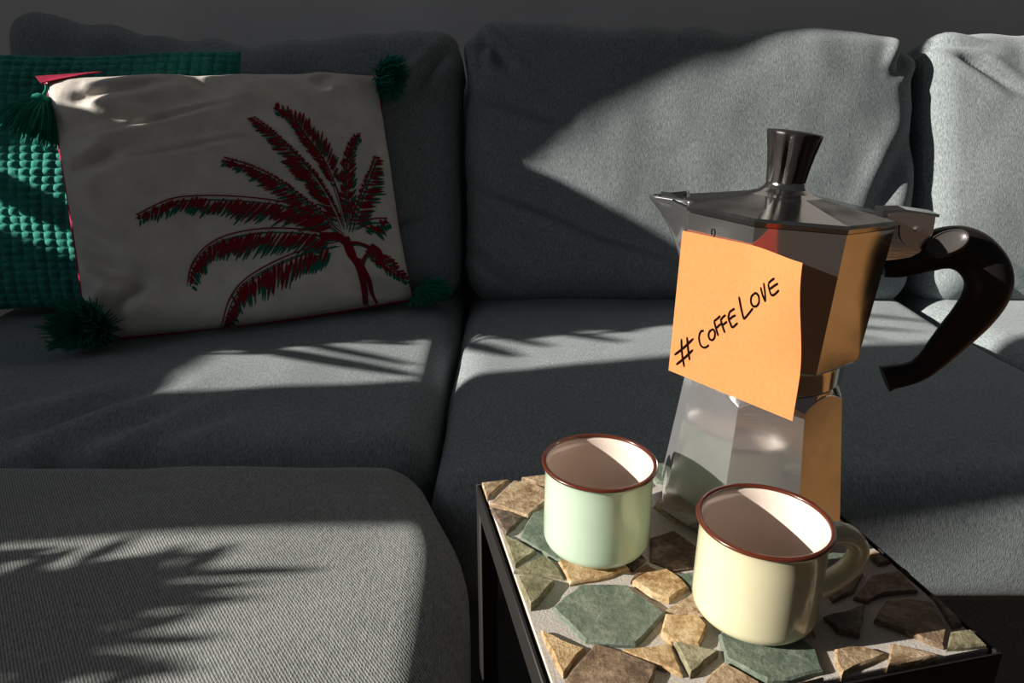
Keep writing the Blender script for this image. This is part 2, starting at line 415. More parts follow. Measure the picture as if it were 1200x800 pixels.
# base under the seats and backrest frame behind the cushions
obj('base', to_parent(box_me('base', (-.92, .70, .06), (1.58, 1.76, .262), .02, 3), sofa), M['fabric'], sofa)
obj('back_frame', to_parent(box_me('back_frame', (-.92, 1.66, .27), (1.58, 1.80, .80), .03, 3), sofa), M['fabric'], sofa)
for fx in (-.85, 1.5):
    for fy in (.68, 1.7):
        obj('foot', to_parent(box_me('foot', (fx - .025, fy - .025, 0), (fx + .025, fy + .025, .064), .004), sofa), M['black_metal'], sofa)

def crease(x, z, x0, z0, x1, z1, wd, depth):
    """soft fold along a segment in the cushion face"""
    dx, dz = x1 - x0, z1 - z0; L2 = dx * dx + dz * dz; t = ((x - x0) * dx + (z - z0) * dz) / L2
    tt = max(0, min(1, t)); d = ((x - x0 - tt * dx) * -dz + (z - z0 - tt * dz) * dx) / math.sqrt(L2)
    r2 = (x - x0 - tt * dx) ** 2 + (z - z0 - tt * dz) ** 2
    fade = math.sin(math.pi * max(0.05, min(.95, tt)))
    return -depth * fade * (math.exp(-r2 / wd ** 2) - .55 * math.exp(-((math.sqrt(r2) - wd * 2) / wd) ** 2))

def back_cushion(x0, x1, creases, seedv, topfn=None, zt=.91, y0=1.235):
    hx = (x1 - x0) / 2; hy = .10; hz = (zt - SEAT_Z) / 2 / math.cos(R(19)) ; lean = R(19)
    def warp(v, n, u):
        b = (1 - u.x ** 4) * (1 - abs(u.z) ** 4)
        v = v.copy()
        if u.y < 0: v.y -= .028 * b
        # gathered puckers towards the upper seam
        tp = sm(.3, 1, u.z) * (1 if u.y < .9 else 0)
        puck = nz(v.x * 9 + seedv, seedv, v.z * 1.6, 1.6) * .012 * tp + nz(v.x, v.y + seedv, v.z, 7) * .005 + nz(v.x, v.y + seedv, v.z, 18) * .0016
        for c in creases: puck += 1.7 * crease(u.x, u.z, *c)
        v += n * puck if u.y < .5 else Vector((0, 0, 0))
        # corners droop a little, edge sag
        v.z -= .018 * abs(u.x) ** 6 * sm(.5, 1, u.z)
        if topfn: v.z += topfn(u.x) * sm(-.2, 1, u.z)
        if u.z < -.6: v.x *= 1 - .02 * sm(.6, 1, -u.z)
        return v
    me = soft_box('back_cushion', (hx, hy, hz), .055, (110, 14, 90), warp)
    me.transform(Matrix.Translation((0, hy, hz)))
    me.transform(Matrix.Rotation(-lean, 4, 'X'))
    me.transform(Matrix.Translation(((x0 + x1) / 2, y0, SEAT_Z - .004)))
    return obj('back_cushion', to_parent(me, sofa), M['fabric'], sofa)
mid_cr = [(-1, .45, -.55, .22, .035, .006), (-1, -.15, -.35, -.55, .03, .007), (-.6, -.45, 0, -.72, .03, .005), (-1, -.6, -.7, -.95, .03, .006),
          (-.97, .95, -.78, .55, .03, .009), (-.92, .98, -.93, .5, .02, .006), (.97, .95, .88, .6, .03, .009), (1, .3, .75, -.5, .05, .006),
          (1, -.5, .6, -.9, .03, .007), (.2, -.8, .95, -.7, .03, .005)]
back_cushion(-.928, -.098, [(.98, .85, .8, .45, .03, .008), (.95, -.3, .3, -.7, .03, .006), (.6, -.6, .1, -.8, .03, .004)], 3.1,
             lambda x: -.022 + .075 * max(0, -x - .05) ** 1.4 + .045 * max(0, x - .1) ** 1.4, .910)
back_cushion(-.086, .742, mid_cr, 9.7, lambda x: -.010 * (x + 1), .928)
back_cushion(.752, 1.575, [(-.96, .9, -.6, .45, .03, .008), (-1, .95, -.75, .8, .03, .006), (-1, -.5, -.6, -.9, .03, .006), (-.5, .95, -.45, .5, .04, .004)], 15.3, None, .905)

def seat_cushion(name, x0, x1, y0, y1, zt, th, seedv, rad, parent, mat, extra=None, seg=(110, 90, 12)):
    hx, hy, hz = (x1 - x0) / 2, (y1 - y0) / 2, th / 2
    def warp(v, n, u):
        v = v.copy(); b = (1 - abs(u.x) ** 3) * (1 - abs(u.y) ** 3)
        if u.z > 0: v.z += .008 * b
        k = nz(v.x, v.y, seedv, 5) * .005 + nz(v.x + seedv, v.y, v.z, 14) * .0018
        if extra: k += extra(v.x + (x0 + x1) / 2, v.y + (y0 + y1) / 2)
        if u.z > -.5: v += n * k
        return v
    me = soft_box(name, (hx, hy, hz), rad, seg, warp)
    me.transform(Matrix.Translation(((x0 + x1) / 2, (y0 + y1) / 2, zt - hz - .006)))
    return obj(name, to_parent(me, parent), mat, parent)
def left_wr(x, y):
    return sum(crease(x, y, *c) for c in [(-.46, .86, -.60, .70, .02, .013), (-.40, .80, -.52, .70, .018, .010), (-.33, .80, -.42, .71, .018, .006), (-.60, .84, -.72, .72, .02, .008)])
seat_cushion('seat_cushion', -.925, -.094, .695, 1.42, SEAT_Z, .16, 2.2, .045, sofa, M['fabric'], left_wr)
seat_cushion('seat_cushion', -.086, .744, .612, 1.42, SEAT_Z, .16, 6.2, .05, sofa, M['fabric'])
seat_cushion('seat_cushion', .752, 1.575, .612, 1.42, SEAT_Z, .16, 8.8, .05, sofa, M['fabric'])

foot = empty('footstool', (-.48, .24, 0))
tag(foot, 'large dark grey woven footstool pushed up against the sofa seat', 'footstool')
def foot_me():
    o = seat_cushion('cushion', -.925, -.036, -.16, .690, SEAT_Z + .002, .16, 12.5, .05, foot, M['fabric_foot'], None, (120, 110, 12))
    for v in o.data.vertices:                      # the rear corner by the sofa is well rounded in plan
        X = v.co.x + foot.location.x; Y = v.co.y + foot.location.y
        if X > -.48: v.co.x -= .060 * sm(.44, .69, Y) ** 1.6 * sm(-.48, -.1, X)
foot_me()
obj('base', to_parent(box_me('base', (-.91, -.14, .06), (-.05, .56, .262), .02, 3), foot), M['fabric_foot'], foot)
for fx in (-.85, -.10):
    for fy in (-.08, .54):
        obj('foot', to_parent(box_me('foot', (fx - .025, fy - .025, 0), (fx + .025, fy + .025, .064), .004), foot), M['black_metal'], foot)

# ------------------------------------------------------------------ scatter cushions
def pillow_sheet(w_, h_, T, nu, nv, sgn, wrk, pinch=.012, ears=.012):
    vs, fs = [], []
    for j in range(nv + 1):
        for i in range(nu + 1):
            u = 2 * i / nu - 1; v = 2 * j / nv - 1
            x = w_ / 2 * u * (1 - pinch * (1 - v * v) * u * u + ears * abs(u * v) ** 6)
            z = h_ / 2 * v * (1 + (.05 if v < 0 else .01) * (1 - u * u) * v * v + ears * abs(u * v) ** 6)
            prof = max(0, (1 - abs(u) ** 2.4) ** .5 * (1 - abs(v) ** 2.4) ** .5) ** .8
            y = sgn * T / 2 * prof
            y += wrk(u, v, x, z) * min(1, prof * 3) * -1 if sgn < 0 else 0
            if abs(u) == 1 or abs(v) == 1: y = 0
            vs.append((x, y, z))
    for j in range(nv):
        for i in range(nu):
            a = j * (nu + 1) + i; f = (a, a + 1, a + nu + 2, a + nu + 1); fs.append(f if sgn < 0 else f[::-1])
    return vs, fs

# teal waffle cushion
tc = empty('waffle_cushion', (-.715, 1.150, SEAT_Z + .012))
tag(tc, 'teal green waffle-textured cushion leaning behind the white palm cushion', 'cushion')
def waffle(sgn, NU=27, NV=34, SUB=7):
    w_, h_, T = .52, .432, .09
    vs, fs = [], []; nu, nv = NU * SUB, NV * SUB
    for j in range(nv + 1):
        for i in range(nu + 1):
            u = 2 * i / nu - 1; v = 2 * j / nv - 1
            x = w_ / 2 * u * (1 - .02 * (1 - v * v) * u * u); z = h_ / 2 * v * (1 - .02 * (1 - u * u) * v * v)
            x += .006 * nz(u, v, 3, 1.3); z += .006 * nz(u, v, 8, 1.6)
            prof = max(0, (1 - abs(u) ** 3.2) * (1 - abs(v) ** 3.2)) ** .5
            cu = abs(math.sin(math.pi * i / SUB)); cv = abs(math.sin(math.pi * j / SUB))
            jit = .8 + .4 * noise.cell(Vector((i // SUB + .5, j // SUB + .5, 2.5)))
            y = sgn * (T / 2 * prof + .0072 * jit * (cu * cv) ** .5 * min(1, prof * 3)) + sgn * .008 * nz(u, v, 1, 1.7) * prof
            vs.append((x, y, z + h_ / 2))
    for j in range(nv):
        for i in range(nu):
            a = j * (nu + 1) + i; f = (a, a + 1, a + nu + 2, a + nu + 1); fs.append(f if sgn < 0 else f[::-1])
    return vs, fs
rot_t = Matrix.Rotation(R(-19), 4, 'X')
for sgn, nm in ((-1, 'front_cover'), (1, 'back_cover')):
    v_, f_ = waffle(sgn) if sgn < 0 else waffle(sgn, 27, 33, 2)
    me = pyd(nm, v_, f_); me.transform(rot_t); obj(nm, me, M['teal'], tc)

# white palm cushion
PC_YAW = R(22); PC_LEAN = R(21.8)
PCW, PCH, PCT = .502, .394, .165
pc_mat = Matrix.Translation((-.4097, 1.1078, SEAT_Z + .014)) @ Matrix.Rotation(PC_YAW, 4, 'Z') @ Matrix.Rotation(-PC_LEAN, 4, 'X') @ Matrix.Rotation(R(-1.0), 4, 'Y')
pc = empty('palm_cushion', pc_mat.translation.copy())
tag(pc, 'white cotton cushion printed with a red and green palm tree, tasselled corners', 'cushion')
def pc_wr(u, v, x, z):
    k = nz(x, z, 4, 8) * .012 + nz(x * 1.2, z * 2, 31, 13) * .008 * sm(.3, .9, v) + nz(x, z, 11, 20) * .005 + nz(x, z * .5, 21, 45) * .0016
    for c in [(-1, -.35, -.55, -.75, .06, .010), (-1, -.1, -.7, -.45, .05, .008), (-.95, .2, -.6, .35, .05, .007), (-.9, .75, -.3, .9, .04, .006), (-.85, .6, -.4, .55, .05, .006),
              (-.9, .45, .1, .7, .02, .0025), (-.8, .25, .2, .4, .02, .002), (.95, -.95, .5, -.75, .06, .008), (-.95, -.9, -.6, -.6, .06, .012), (.7, .95, .5, .8, .05, .005), (-.2, .98, -.1, .8, .05, .006)]:
        k += 1.6 * crease(u, v, *c)
    return k
def pc_place(me): me.transform(Matrix.Translation(-pc_mat.translation) @ pc_mat); return me
fv, ff = pillow_sheet(PCW, PCH, PCT, 150, 130, -1, pc_wr)
fv = [(x, y, z + PCH / 2) for x, y, z in fv]
front_me = pc_place(pyd('front_cover', fv, ff)); obj('front_cover', front_me, M['cotton'], pc)
bv, bf = pillow_sheet(PCW * 1.0, PCH * 1.0, PCT * .5, 60, 50, 1, pc_wr)
bv = [(x, y, z + PCH / 2) for x, y, z in bv]
bo = obj('back_cover', pc_place(pyd('back_cover', bv, bf)), M['magenta'], pc); bo['label'] = 'magenta back panel'
# magenta seam edge running round the cover
edge = []
nu, nv = 150, 130
idx = [j * (nu + 1) for j in range(nv + 1)] + [nv * (nu + 1) + i for i in range(1, nu + 1)] + [j * (nu + 1) + nu for j in range(nv - 1, -1, -1)] + [i for i in range(nu - 1, 0, -1)]
edge = [Vector(fv[k]) + Vector((0, .0045, 0)) for k in idx]; edge.append(edge[0])
so = obj('seam_edge', pc_place(tube('seam_edge', edge, .0030, n=8, cap=False)), M['magenta'], pc); so['label'] = 'magenta seam edge'
# folded magenta flap at the upper corner
fl_v = [(-PCW / 2 - .014, -.006, PCH + .006), (-PCW / 2 + .075, -.004, PCH + .013), (-PCW / 2 + .050, -.022, PCH + .001), (-PCW / 2 + .014, -.026, PCH - .008), (-PCW / 2 - .006, -.020, PCH - .010)]
fl_v = [Vector(p) for p in fl_v]; fb = [p + Vector((0, .004, 0)) for p in fl_v]
fo = obj('corner_flap', pc_place(pyd('corner_flap', fl_v + fb, [(0, 1, 2, 3, 4), (9, 8, 7, 6, 5)] + [(i, i + 5, (i + 1) % 5 + 5, (i + 1) % 5) for i in range(5)], False)), M['magenta'], pc)
fo['label'] = 'magenta folded corner'
# tassels at the four corners
def tassel(pos, hang, length, spread, n, seed, cordlen=.0, r0=.011):
    rnd = random.Random(seed); hang = Vector(hang).normalized(); org = pc_mat.translation
    p0 = Vector(pos) - org; head = p0 + hang * cordlen
    v_, f_ = tube_data(catmull([p0 - hang * .004, p0 + hang * cordlen * .5 + Vector((.002, 0, 0)), head, head + hang * .006], 4), .0024, n=7)
    # knotted head, a squat ball bound with yarn
    prof = [(.0005, 0), (r0 * .6, .0015), (r0 * .95, .006), (r0, .011), (r0 * .8, .016), (r0 * .7, .018)]
    q = hang.to_track_quat('Z', 'Y').to_matrix(); b0 = len(v_)
    for (r, z) in prof:
        for k in range(14):
            a = 2 * math.pi * k / 14; v_.append(head + q @ Vector((r * math.cos(a), r * math.sin(a), z)))
    for i in range(len(prof) - 1):
        for k in range(14): f_.append((b0 + i * 14 + k, b0 + i * 14 + (k + 1) % 14, b0 + (i + 1) * 14 + (k + 1) % 14, b0 + (i + 1) * 14 + k))
    t = obj('tassel', pyd('tassel', v_, f_), M['green_yarn'], pc); t['label'] = 'dark green yarn tassel'
    tv, tf = [], []
    for k in range(n):
        a = rnd.uniform(0, 2 * math.pi); rr = r0 * math.sqrt(rnd.random())
        s0 = head + q @ Vector((rr * math.cos(a), rr * math.sin(a), .012))
        L = length * rnd.uniform(.7, 1.1); sp = spread * rnd.uniform(.2, 1)
        d = (hang + q @ Vector((math.cos(a) * sp, math.sin(a) * sp, 0))).normalized()
        wv = Vector([rnd.uniform(-1, 1) for _ in range(3)]) * .009
        mid = s0 + d * L * .5 + wv + q @ Vector((math.cos(a), math.sin(a), 0)) * .004; end = s0 + d * L + wv * 1.5
        for p in (mid, end):
            if p.z + org.z < SEAT_Z + .012: p.z = SEAT_Z + .012 - org.z + rnd.uniform(0, .012)
        tube_data(catmull([s0, mid, end], 3), [.0011] * 6 + [.0007], n=4, cap=False, vs=tv, fs=tf)
    th = obj('yarn_strands', pyd('yarn_strands', tv, tf), M['green_yarn'], t); th['kind'] = 'stuff'
def pc_pt(u, v, y=0): return pc_mat @ Vector((PCW / 2 * u, y, PCH / 2 + PCH / 2 * v))
tassel(pc_pt(-1.0, .93, -.016), (-.32, -.25, -.9), .052, .62, 520, 1, .012, .014)
tassel(pc_pt(1.02, 1.0, -.004), (.75, -.45, -.10), .026, 1.6, 620, 2, .0, .014)
tassel(pc_pt(-.96, -.95, -.01), (.05, -.9, .25), .040, 1.7, 900, 3, .0, .016)
tassel(pc_pt(1.05, -.93, -.004), (.65, -.45, -.40), .034, 1.3, 620, 4, .0, .014)

# palm print: flat ink strokes laid on the cover
bvh = BVHTree.FromPolygons([v.co + pc_mat.translation for v in front_me.vertices], [tuple(p.vertices) for p in front_me.polygons])
def on_cover(px, py, off):
    d = ray(px, py); h = bvh.ray_cast(EYE, d.normalized())
    if h[0] is None: return None
    n = h[1] if h[1].dot(d) < 0 else -h[1]
    return h[0] + n * off - pc_mat.translation
def ribbon(px_pts, widths, off, vs, fs):
    L, Rr = [], []
    m = len(px_pts)
    for i, p in enumerate(px_pts):
        a = px_pts[max(0, i - 1)]; b = px_pts[min(m - 1, i + 1)]
        dx, dy = b[0] - a[0], b[1] - a[1]; l = math.hypot(dx, dy) or 1; nx_, ny_ = -dy / l, dx / l; w_ = widths[i] / 2
        A = on_cover(p[0] + nx_ * w_, p[1] + ny_ * w_, off); B = on_cover(p[0] - nx_ * w_, p[1] - ny_ * w_, off)
        if A is None or B is None: break
        L.append(A); Rr.append(B)
    b0 = len(vs)
    for A, B in zip(L, Rr): vs += [A, B]
    for i in range(len(L) - 1): fs.append((b0 + 2 * i, b0 + 2 * i + 1, b0 + 2 * i + 3, b0 + 2 * i + 2))
def Z(x, y): return (130 + x / 2.858, 110 + y / 2.858)
def cm2(pts, n): return [(p.x, p.y) for p in catmull([(x, y, 0) for x, y in pts], n)]
# spine (base to tip), leaflet side (+1 = right of travel), length profile, lean along spine
FR = [
 dict(sp=[(780, 470), (700, 410), (600, 368), (480, 348), (330, 340), (200, 352), (85, 405)], sides=[(-1, 92, .6)], gap=8),
 dict(sp=[(770, 480), (650, 455), (520, 450), (400, 470), (320, 510), (272, 570), (258, 630)], sides=[(-1, 95, .55)], gap=7),
 dict(sp=[(760, 495), (650, 520), (540, 565), (450, 620), (400, 680), (372, 765)], sides=[(-1, 100, .5)], gap=7),
 dict(sp=[(755, 430), (660, 360), (560, 285), (470, 240), (378, 212)], sides=[(-1, 70, .7), (1, 10, .9)], gap=7),
 dict(sp=[(775, 440), (740, 360), (680, 265), (600, 180), (535, 120), (478, 78)], sides=[(-1, 75, .8), (1, 12, .9)], gap=7),
 dict(sp=[(785, 430), (760, 330), (715, 225), (660, 150), (610, 85), (550, 45)], sides=[(1, 62, .8), (-1, 40, 1.0)], gap=7, start=.30),
 dict(sp=[(795, 440), (788, 330), (790, 240), (802, 175), (828, 132)], sides=[(1, 40, 1.0), (-1, 34, 1.0)], gap=8, start=.12),
 dict(sp=[(800, 450), (822, 375), (852, 295), (885, 208)], sides=[(1, 72, .35), (-1, 14, 1)], gap=7, start=.1),
 dict(sp=[(815, 440), (865, 420), (925, 416)], sides=[(1, 62, .4)], gap=7, start=.2),
 dict(sp=[(855, 510), (885, 545), (920, 570), (985, 618)], sides=[(1, 26, .8), (-1, 38, .8)], gap=7),
]
rnd = random.Random(5)
gv, gf, rv, rf = [], [], [], []
for F in FR:
    S = cm2(F['sp'], 14); n = len(S); st = F.get('start', .06)
    acc = [0]
    for i in range(1, n): acc.append(acc[-1] + math.hypot(S[i][0] - S[i - 1][0], S[i][1] - S[i - 1][1]))
    T_ = acc[-1]
    for lay, (vs_, fs_, dx, dy, off) in enumerate(((gv, gf, 7, 15, .0008), (rv, rf, 0, 0, .0013))):
        P = [Z(x + dx, y + dy) for x, y in S]
        ribbon(P, [1.6 if k > 2 else 1.2 for k in range(n)], off, vs_, fs_)
        for (side, Ln, lean) in F['sides']:
            d = T_ * st
            while d < T_ * .995:
                i = max(k for k in range(n) if acc[k] <= d); j = min(n - 1, i + 1)
                f = (d - acc[i]) / max(1e-6, acc[j] - acc[i]) if j > i else 0
                x = S[i][0] + (S[j][0] - S[i][0]) * f; y = S[i][1] + (S[j][1] - S[i][1]) * f
                a = S[max(0, i - 2)]; b = S[min(n - 1, i + 2)]; l = math.hypot(b[0] - a[0], b[1] - a[1]); tx, ty = (b[0] - a[0]) / l, (b[1] - a[1]) / l
                nx_, ny_ = -ty * side, tx * side
                s = d / T_; prof = (.55 + .45 * math.sin(math.pi * min(1, (s - st) / (1 - st) * 1.15 + .12))) * (1 if s < .85 else 1 - (s - .85) * 3)
                L = Ln * prof * rnd.uniform(.65, 1.1)
                lx, ly = nx_ + tx * lean, ny_ + ty * lean; q = math.hypot(lx, ly); lx, ly = lx / q, ly / q
                o_ = rnd.uniform(.1, .24) if rnd.random() < .7 else rnd.uniform(.25, .5)
                pts = [Z(x + dx + lx * L * t + tx * lean * L * .12 * t * t, y + dy + ly * L * t + ty * lean * L * .12 * t * t) for t in (o_, .4 + o_ * .4, .72, 1.0)]
                wd = rnd.uniform(2.4, 4.6) if lay else rnd.uniform(2.4, 4.4)
                ribbon(pts, [wd * .5, wd, wd * .9, 1.1], off + rnd.uniform(0, .0002), vs_, fs_)
                d += F['gap'] * rnd.uniform(.9, 2.7)
    # second thin rib line beside the spine
    ribbon([Z(x - 4, y + 14) for x, y in S], [1.1] * n, .0012, gv, gf)
for pts, wd in (([(785, 480), (800, 530), (828, 575), (845, 640), (856, 735)], [9, 9, 7, 7, 6]), ([(838, 570), (862, 620), (872, 665), (890, 700), (900, 735)], [5, 6, 4, 2.5, 2.5]),
                ([(790, 500), (830, 500), (870, 520), (850, 545), (838, 575)], [4, 3, 4, 3, 4]), ([(700, 480), (760, 478), (800, 515), (815, 550), (835, 560)], [9, 9, 8, 6, 5]),
                ([(870, 505), (895, 530), (905, 570), (890, 560)], [5, 8, 4, 3])):
    P = cm2(pts, 6); W_ = []
    for i in range(len(P)):
        f = i / 6; k = min(len(wd) - 2, int(f)); W_.append(wd[k] + (wd[k + 1] - wd[k]) * (f - k))
    ribbon([Z(x + 4, y + 6) for x, y in P], [a * .9 for a in W_], .0009, gv, gf); ribbon([Z(x, y) for x, y in P], W_, .0014, rv, rf)
g_o = obj('green_palm_print', pyd('green_palm_print', gv, gf, False), M['ink_green'], pc); g_o['label'] = 'green printed palm fronds'
r_o = obj('red_palm_print', pyd('red_palm_print', rv, rf, False), M['ink_red'], pc); r_o['label'] = 'dark red printed palm fronds and trunk'

# ------------------------------------------------------------------ mosaic side table
TC = Vector((.1005, .3300)); TR = R(12.6); TW, TD = .206, .194
st = empty('side_table', (TC.x, TC.y, 0), TR)
tag(st, 'small square side table with slate mosaic top in a black metal frame', 'side table')
def t_loc(px, py, z=ZT):
    p = on_z(px, py, z); d = Vector((p.x - TC.x, p.y - TC.y)); c, s = math.cos(-TR), math.sin(-TR)
    return (d.x * c - d.y * s, d.x * s + d.y * c)
hw, hd = TW / 2, TD / 2
obj('grout_bed', box_me('grout_bed', (-hw + .002, -hd + .002, ZT - .012), (hw - .002, hd - .002, ZT - .0017), .0006, 1), M['grout'], st)
# frame of angle iron: outer apron + thin top lip
for (a, b) in (((-hw - .002, -hd - .002), (hw + .002, -hd)), ((-hw - .002, hd), (hw + .002, hd + .002)), ((-hw - .002, -hd), (-hw, hd)), ((hw, -hd), (hw + .002, hd))):
    obj('frame_rail', box_me('frame_rail', (a[0], a[1], ZT - .020), (b[0], b[1], ZT - .0022), .0006, 1), M['black_metal'], st)
for sx in (-1, 1):
    for sy in (-1, 1):
        x0, x1 = sorted((sx * (hw + .002), sx * (hw - .010))); y0, y1 = sorted((sy * (hd + .002), sy * (hd - .010)))
        obj('leg', box_me('leg', (x0, y0, 0), (x1, y1, ZT - .0195), .001, 1), M['black_metal'], st)
for sx in (-1, 1):
    x0, x1 = sorted((sx * (hw - .001), sx * (hw - .009)))
    obj('stretcher', box_me('stretcher', (x0, -hd + .010, .10), (x1, hd - .010, .108), .001, 1), M['black_metal'], st)
STONES = [
 ('st_tan', [(556, 565), (563, 562), (596, 561), (568, 584), (561, 582)], .0006),
 ('st_tan', [(573, 591), (602, 564), (620, 567), (640, 574), (641, 588), (619, 606), (595, 598)], .0014),
 ('st_dark', [(575, 595), (596, 599), (614, 606), (604, 617), (593, 626)], .0010),
 ('st_green', [(609, 630), (616, 614), (624, 600), (655, 594), (690, 628), (668, 658), (652, 655)], .0004),
 ('st_olive', [(589, 626), (608, 634), (629, 646), (616, 655), (604, 663), (596, 646)], .0009),
 ('st_tan', [(611, 560), (640, 556), (682, 552), (690, 572), (648, 572)], .0006),
 ('st_olive', [(602, 669), (620, 658), (638, 650), (650, 659), (660, 677), (635, 673)], .0007),
 ('st_olive', [(606, 678), (620, 675), (650, 683), (638, 698), (622, 713), (613, 695)], .0024),
 ('st_gold', [(654, 658), (668, 684), (694, 680), (712, 676), (738, 666), (720, 650), (690, 640)], .0006),
 ('st_green', [(647, 712), (662, 699), (680, 685), (706, 685), (735, 686), (757, 702), (779, 720), (764, 737), (745, 756), (716, 755), (686, 751)], .0010),
 ('st_gold', [(634, 739), (660, 751), (686, 761), (672, 777), (660, 792), (647, 767)], .0012),
 ('st_brown', [(662, 798), (680, 774), (698, 754), (718, 760), (769, 781), (762, 803), (745, 834), (700, 836), (682, 820)], .0012),
 ('st_gold', [(780, 721), (800, 722), (819, 723), (829, 735), (819, 759), (802, 757), (786, 753), (774, 744)], .0018),
 ('st_tan', [(780, 715), (796, 704), (811, 695), (828, 702), (834, 722), (806, 720)], .0007),
 ('st_gold', [(728, 762), (756, 758), (785, 754), (793, 772), (800, 791), (775, 781), (741, 768)], .0007),
 ('st_olive', [(789, 754), (820, 760), (842, 766), (826, 779), (809, 792), (798, 772)], .0020),
 ('st_tan', [(822, 803), (834, 788), (848, 776), (870, 787), (892, 800), (872, 818), (840, 828)], .0008),
 ('st_green', [(842, 744), (846, 760), (850, 773), (873, 786), (899, 799), (926, 798), (965, 787), (957, 761), (930, 742), (880, 730)], .0012),
 ('st_gold', [(741, 683), (755, 673), (781, 668), (796, 677), (807, 690), (784, 705), (764, 699)], .0018),
 ('st_dark', [(762, 630), (790, 622), (816, 640), (816, 664), (790, 668), (762, 656)], .0006),
 ('st_brown', [(739, 681), (748, 666), (758, 660), (770, 667), (753, 672)], .0004),
 ('st_green', [(790, 672), (816, 669), (820, 692), (812, 692), (800, 679)], .0005),
 ('st_dark', [(716, 645), (744, 640), (758, 655), (742, 668)], .0004),
 ('st_tan', [(978, 761), (996, 757), (1016, 758), (1038, 767), (1012, 779), (987, 791), (979, 777)], .0010),
 ('st_tan', [(1044, 754), (1064, 758), (1080, 763), (1102, 772), (1072, 777), (1042, 782), (1042, 768)], .0010),
 ('st_brown', [(1024, 727), (1038, 704), (1064, 702), (1092, 706), (1111, 737), (1106, 758), (1070, 744)], .0010),
 ('st_olive', [(1114, 741), (1137, 738), (1148, 748), (1156, 756), (1132, 759), (1110, 760)], .0010),
 ('st_dark', [(965, 722), (990, 716), (1014, 708), (1012, 726), (1008, 745), (982, 740)], .0008),
 ('st_brown', [(1000, 700), (1022, 674), (1054, 670), (1076, 692), (1035, 696), (1016, 705)], .0008),
 ('st_green', [(960, 650), (976, 647), (993, 649), (1001, 656), (989, 665), (962, 668)], .0006),
 ('st_brown', [(1017, 648), (1028, 645), (1044, 658), (1030, 661)], .0006),
 ('st_brown', [(700, 550), (742, 546), (762, 568), (736, 580), (704, 572)], .0006),
 ('st_green', [(752, 544), (820, 540), (826, 556), (790, 568), (770, 564)], .0006),
 ('st_tan', [(830, 538), (872, 536), (896, 545), (884, 568), (842, 562)], .0006),
 ('st_brown', [(902, 548), (934, 572), (906, 592), (888, 572)], .0006),
 ('st_dark', [(942, 580), (986, 612), (956, 634), (914, 604)], .0006),
 ('st_olive', [(850, 572), (880, 576), (904, 604), (862, 618), (832, 590)], .0006),
 ('st_tan', [(778, 576), (824, 568), (828, 594), (792, 612), (766, 592)], .0006),
 ('st_brown', [(832, 604), (860, 624), (906, 614), (944, 640), (900, 650), (846, 640), (820, 628)], .0006),
 ('st_gold', [(844, 650), (900, 656), (950, 648), (952, 690), (900, 704), (848, 690)], .0006),
 ('st_olive', [(842, 700), (890, 712), (876, 726), (846, 736)], .0006),
 ('st_tan', [(898, 712), (952, 700), (956, 744), (912, 730)], .0006),
 ('st_brown', [(990, 676), (1012, 672), (1002, 692), (976, 704), (966, 690)], .0006),
 ('st_dark', [(1058, 664), (1070, 674), (1060, 668)], .0004),
 ('st_dark', [(1092, 694), (1116, 714), (1128, 732), (1116, 734)], .0006),
 ('st_tan', [(700, 592), (736, 588), (752, 606), (744, 632), (712, 634), (696, 616)], .0005),
 ('st_olive', [(904, 802), (928, 802), (966, 793), (960, 799), (910, 812)], .0005),
 ('st_tan', [(780, 800), (806, 800), (818, 812), (800, 824), (770, 826), (764, 812)], .0006),
]
rs = random.Random(11)
for mt, poly, hgt in STONES:
    base = [Vector(t_loc(x, y)) for x, y in poly]
    cx = sum((p for p in base), Vector((0, 0))) / len(base)
    pts = []
    for i, p in enumerate(base):
        q = base[(i + 1) % len(base)]; pts.append(p)
        if (q - p).length > .009: pts.append((p + q) / 2 + Vector((rs.uniform(-1, 1), rs.uniform(-1, 1))) * .0006)
    pts = [Vector((max(-hw + .0015, min(hw - .0015, p.x)), max(-hd + .0015, min(hd - .0015, p.y)))) for p in pts]
    if sum(pts[i].x * pts[(i + 1) % len(pts)].y - pts[(i + 1) % len(pts)].x * pts[i].y for i in range(len(pts))) < 0: pts.reverse()
    m = len(pts); tx, ty = rs.uniform(-.02, .02), rs.uniform(-.02, .02)
    ztop = lambda p: hgt + tx * (p.x - cx.x) + ty * (p.y - cx.y) + rs.uniform(-.00015, .00015)
    inn = [cx + (p - cx) * (1 - .0011 / max(.004, (p - cx).length)) for p in pts]
    vs_ = [Vector((p.x - cx.x, p.y - cx.y, -.004)) for p in pts] + [Vector((p.x - cx.x, p.y - cx.y, ztop(p) - .0009)) for p in pts] + [Vector((p.x - cx.x, p.y - cx.y, ztop(p))) for p in inn]
    vs_.append(Vector((0, 0, hgt)))
    fs_ = []
    for i in range(m):
        j = (i + 1) % m
        fs_ += [(i, j, m + j, m + i), (m + i, m + j, 2 * m + j, 2 * m + i), (2 * m + i, 2 * m + j, 3 * m)]
    o = obj('stone', pyd('stone', vs_, fs_, True, 25), M[mt], st); o.location = (cx.x, cx.y, ZT)

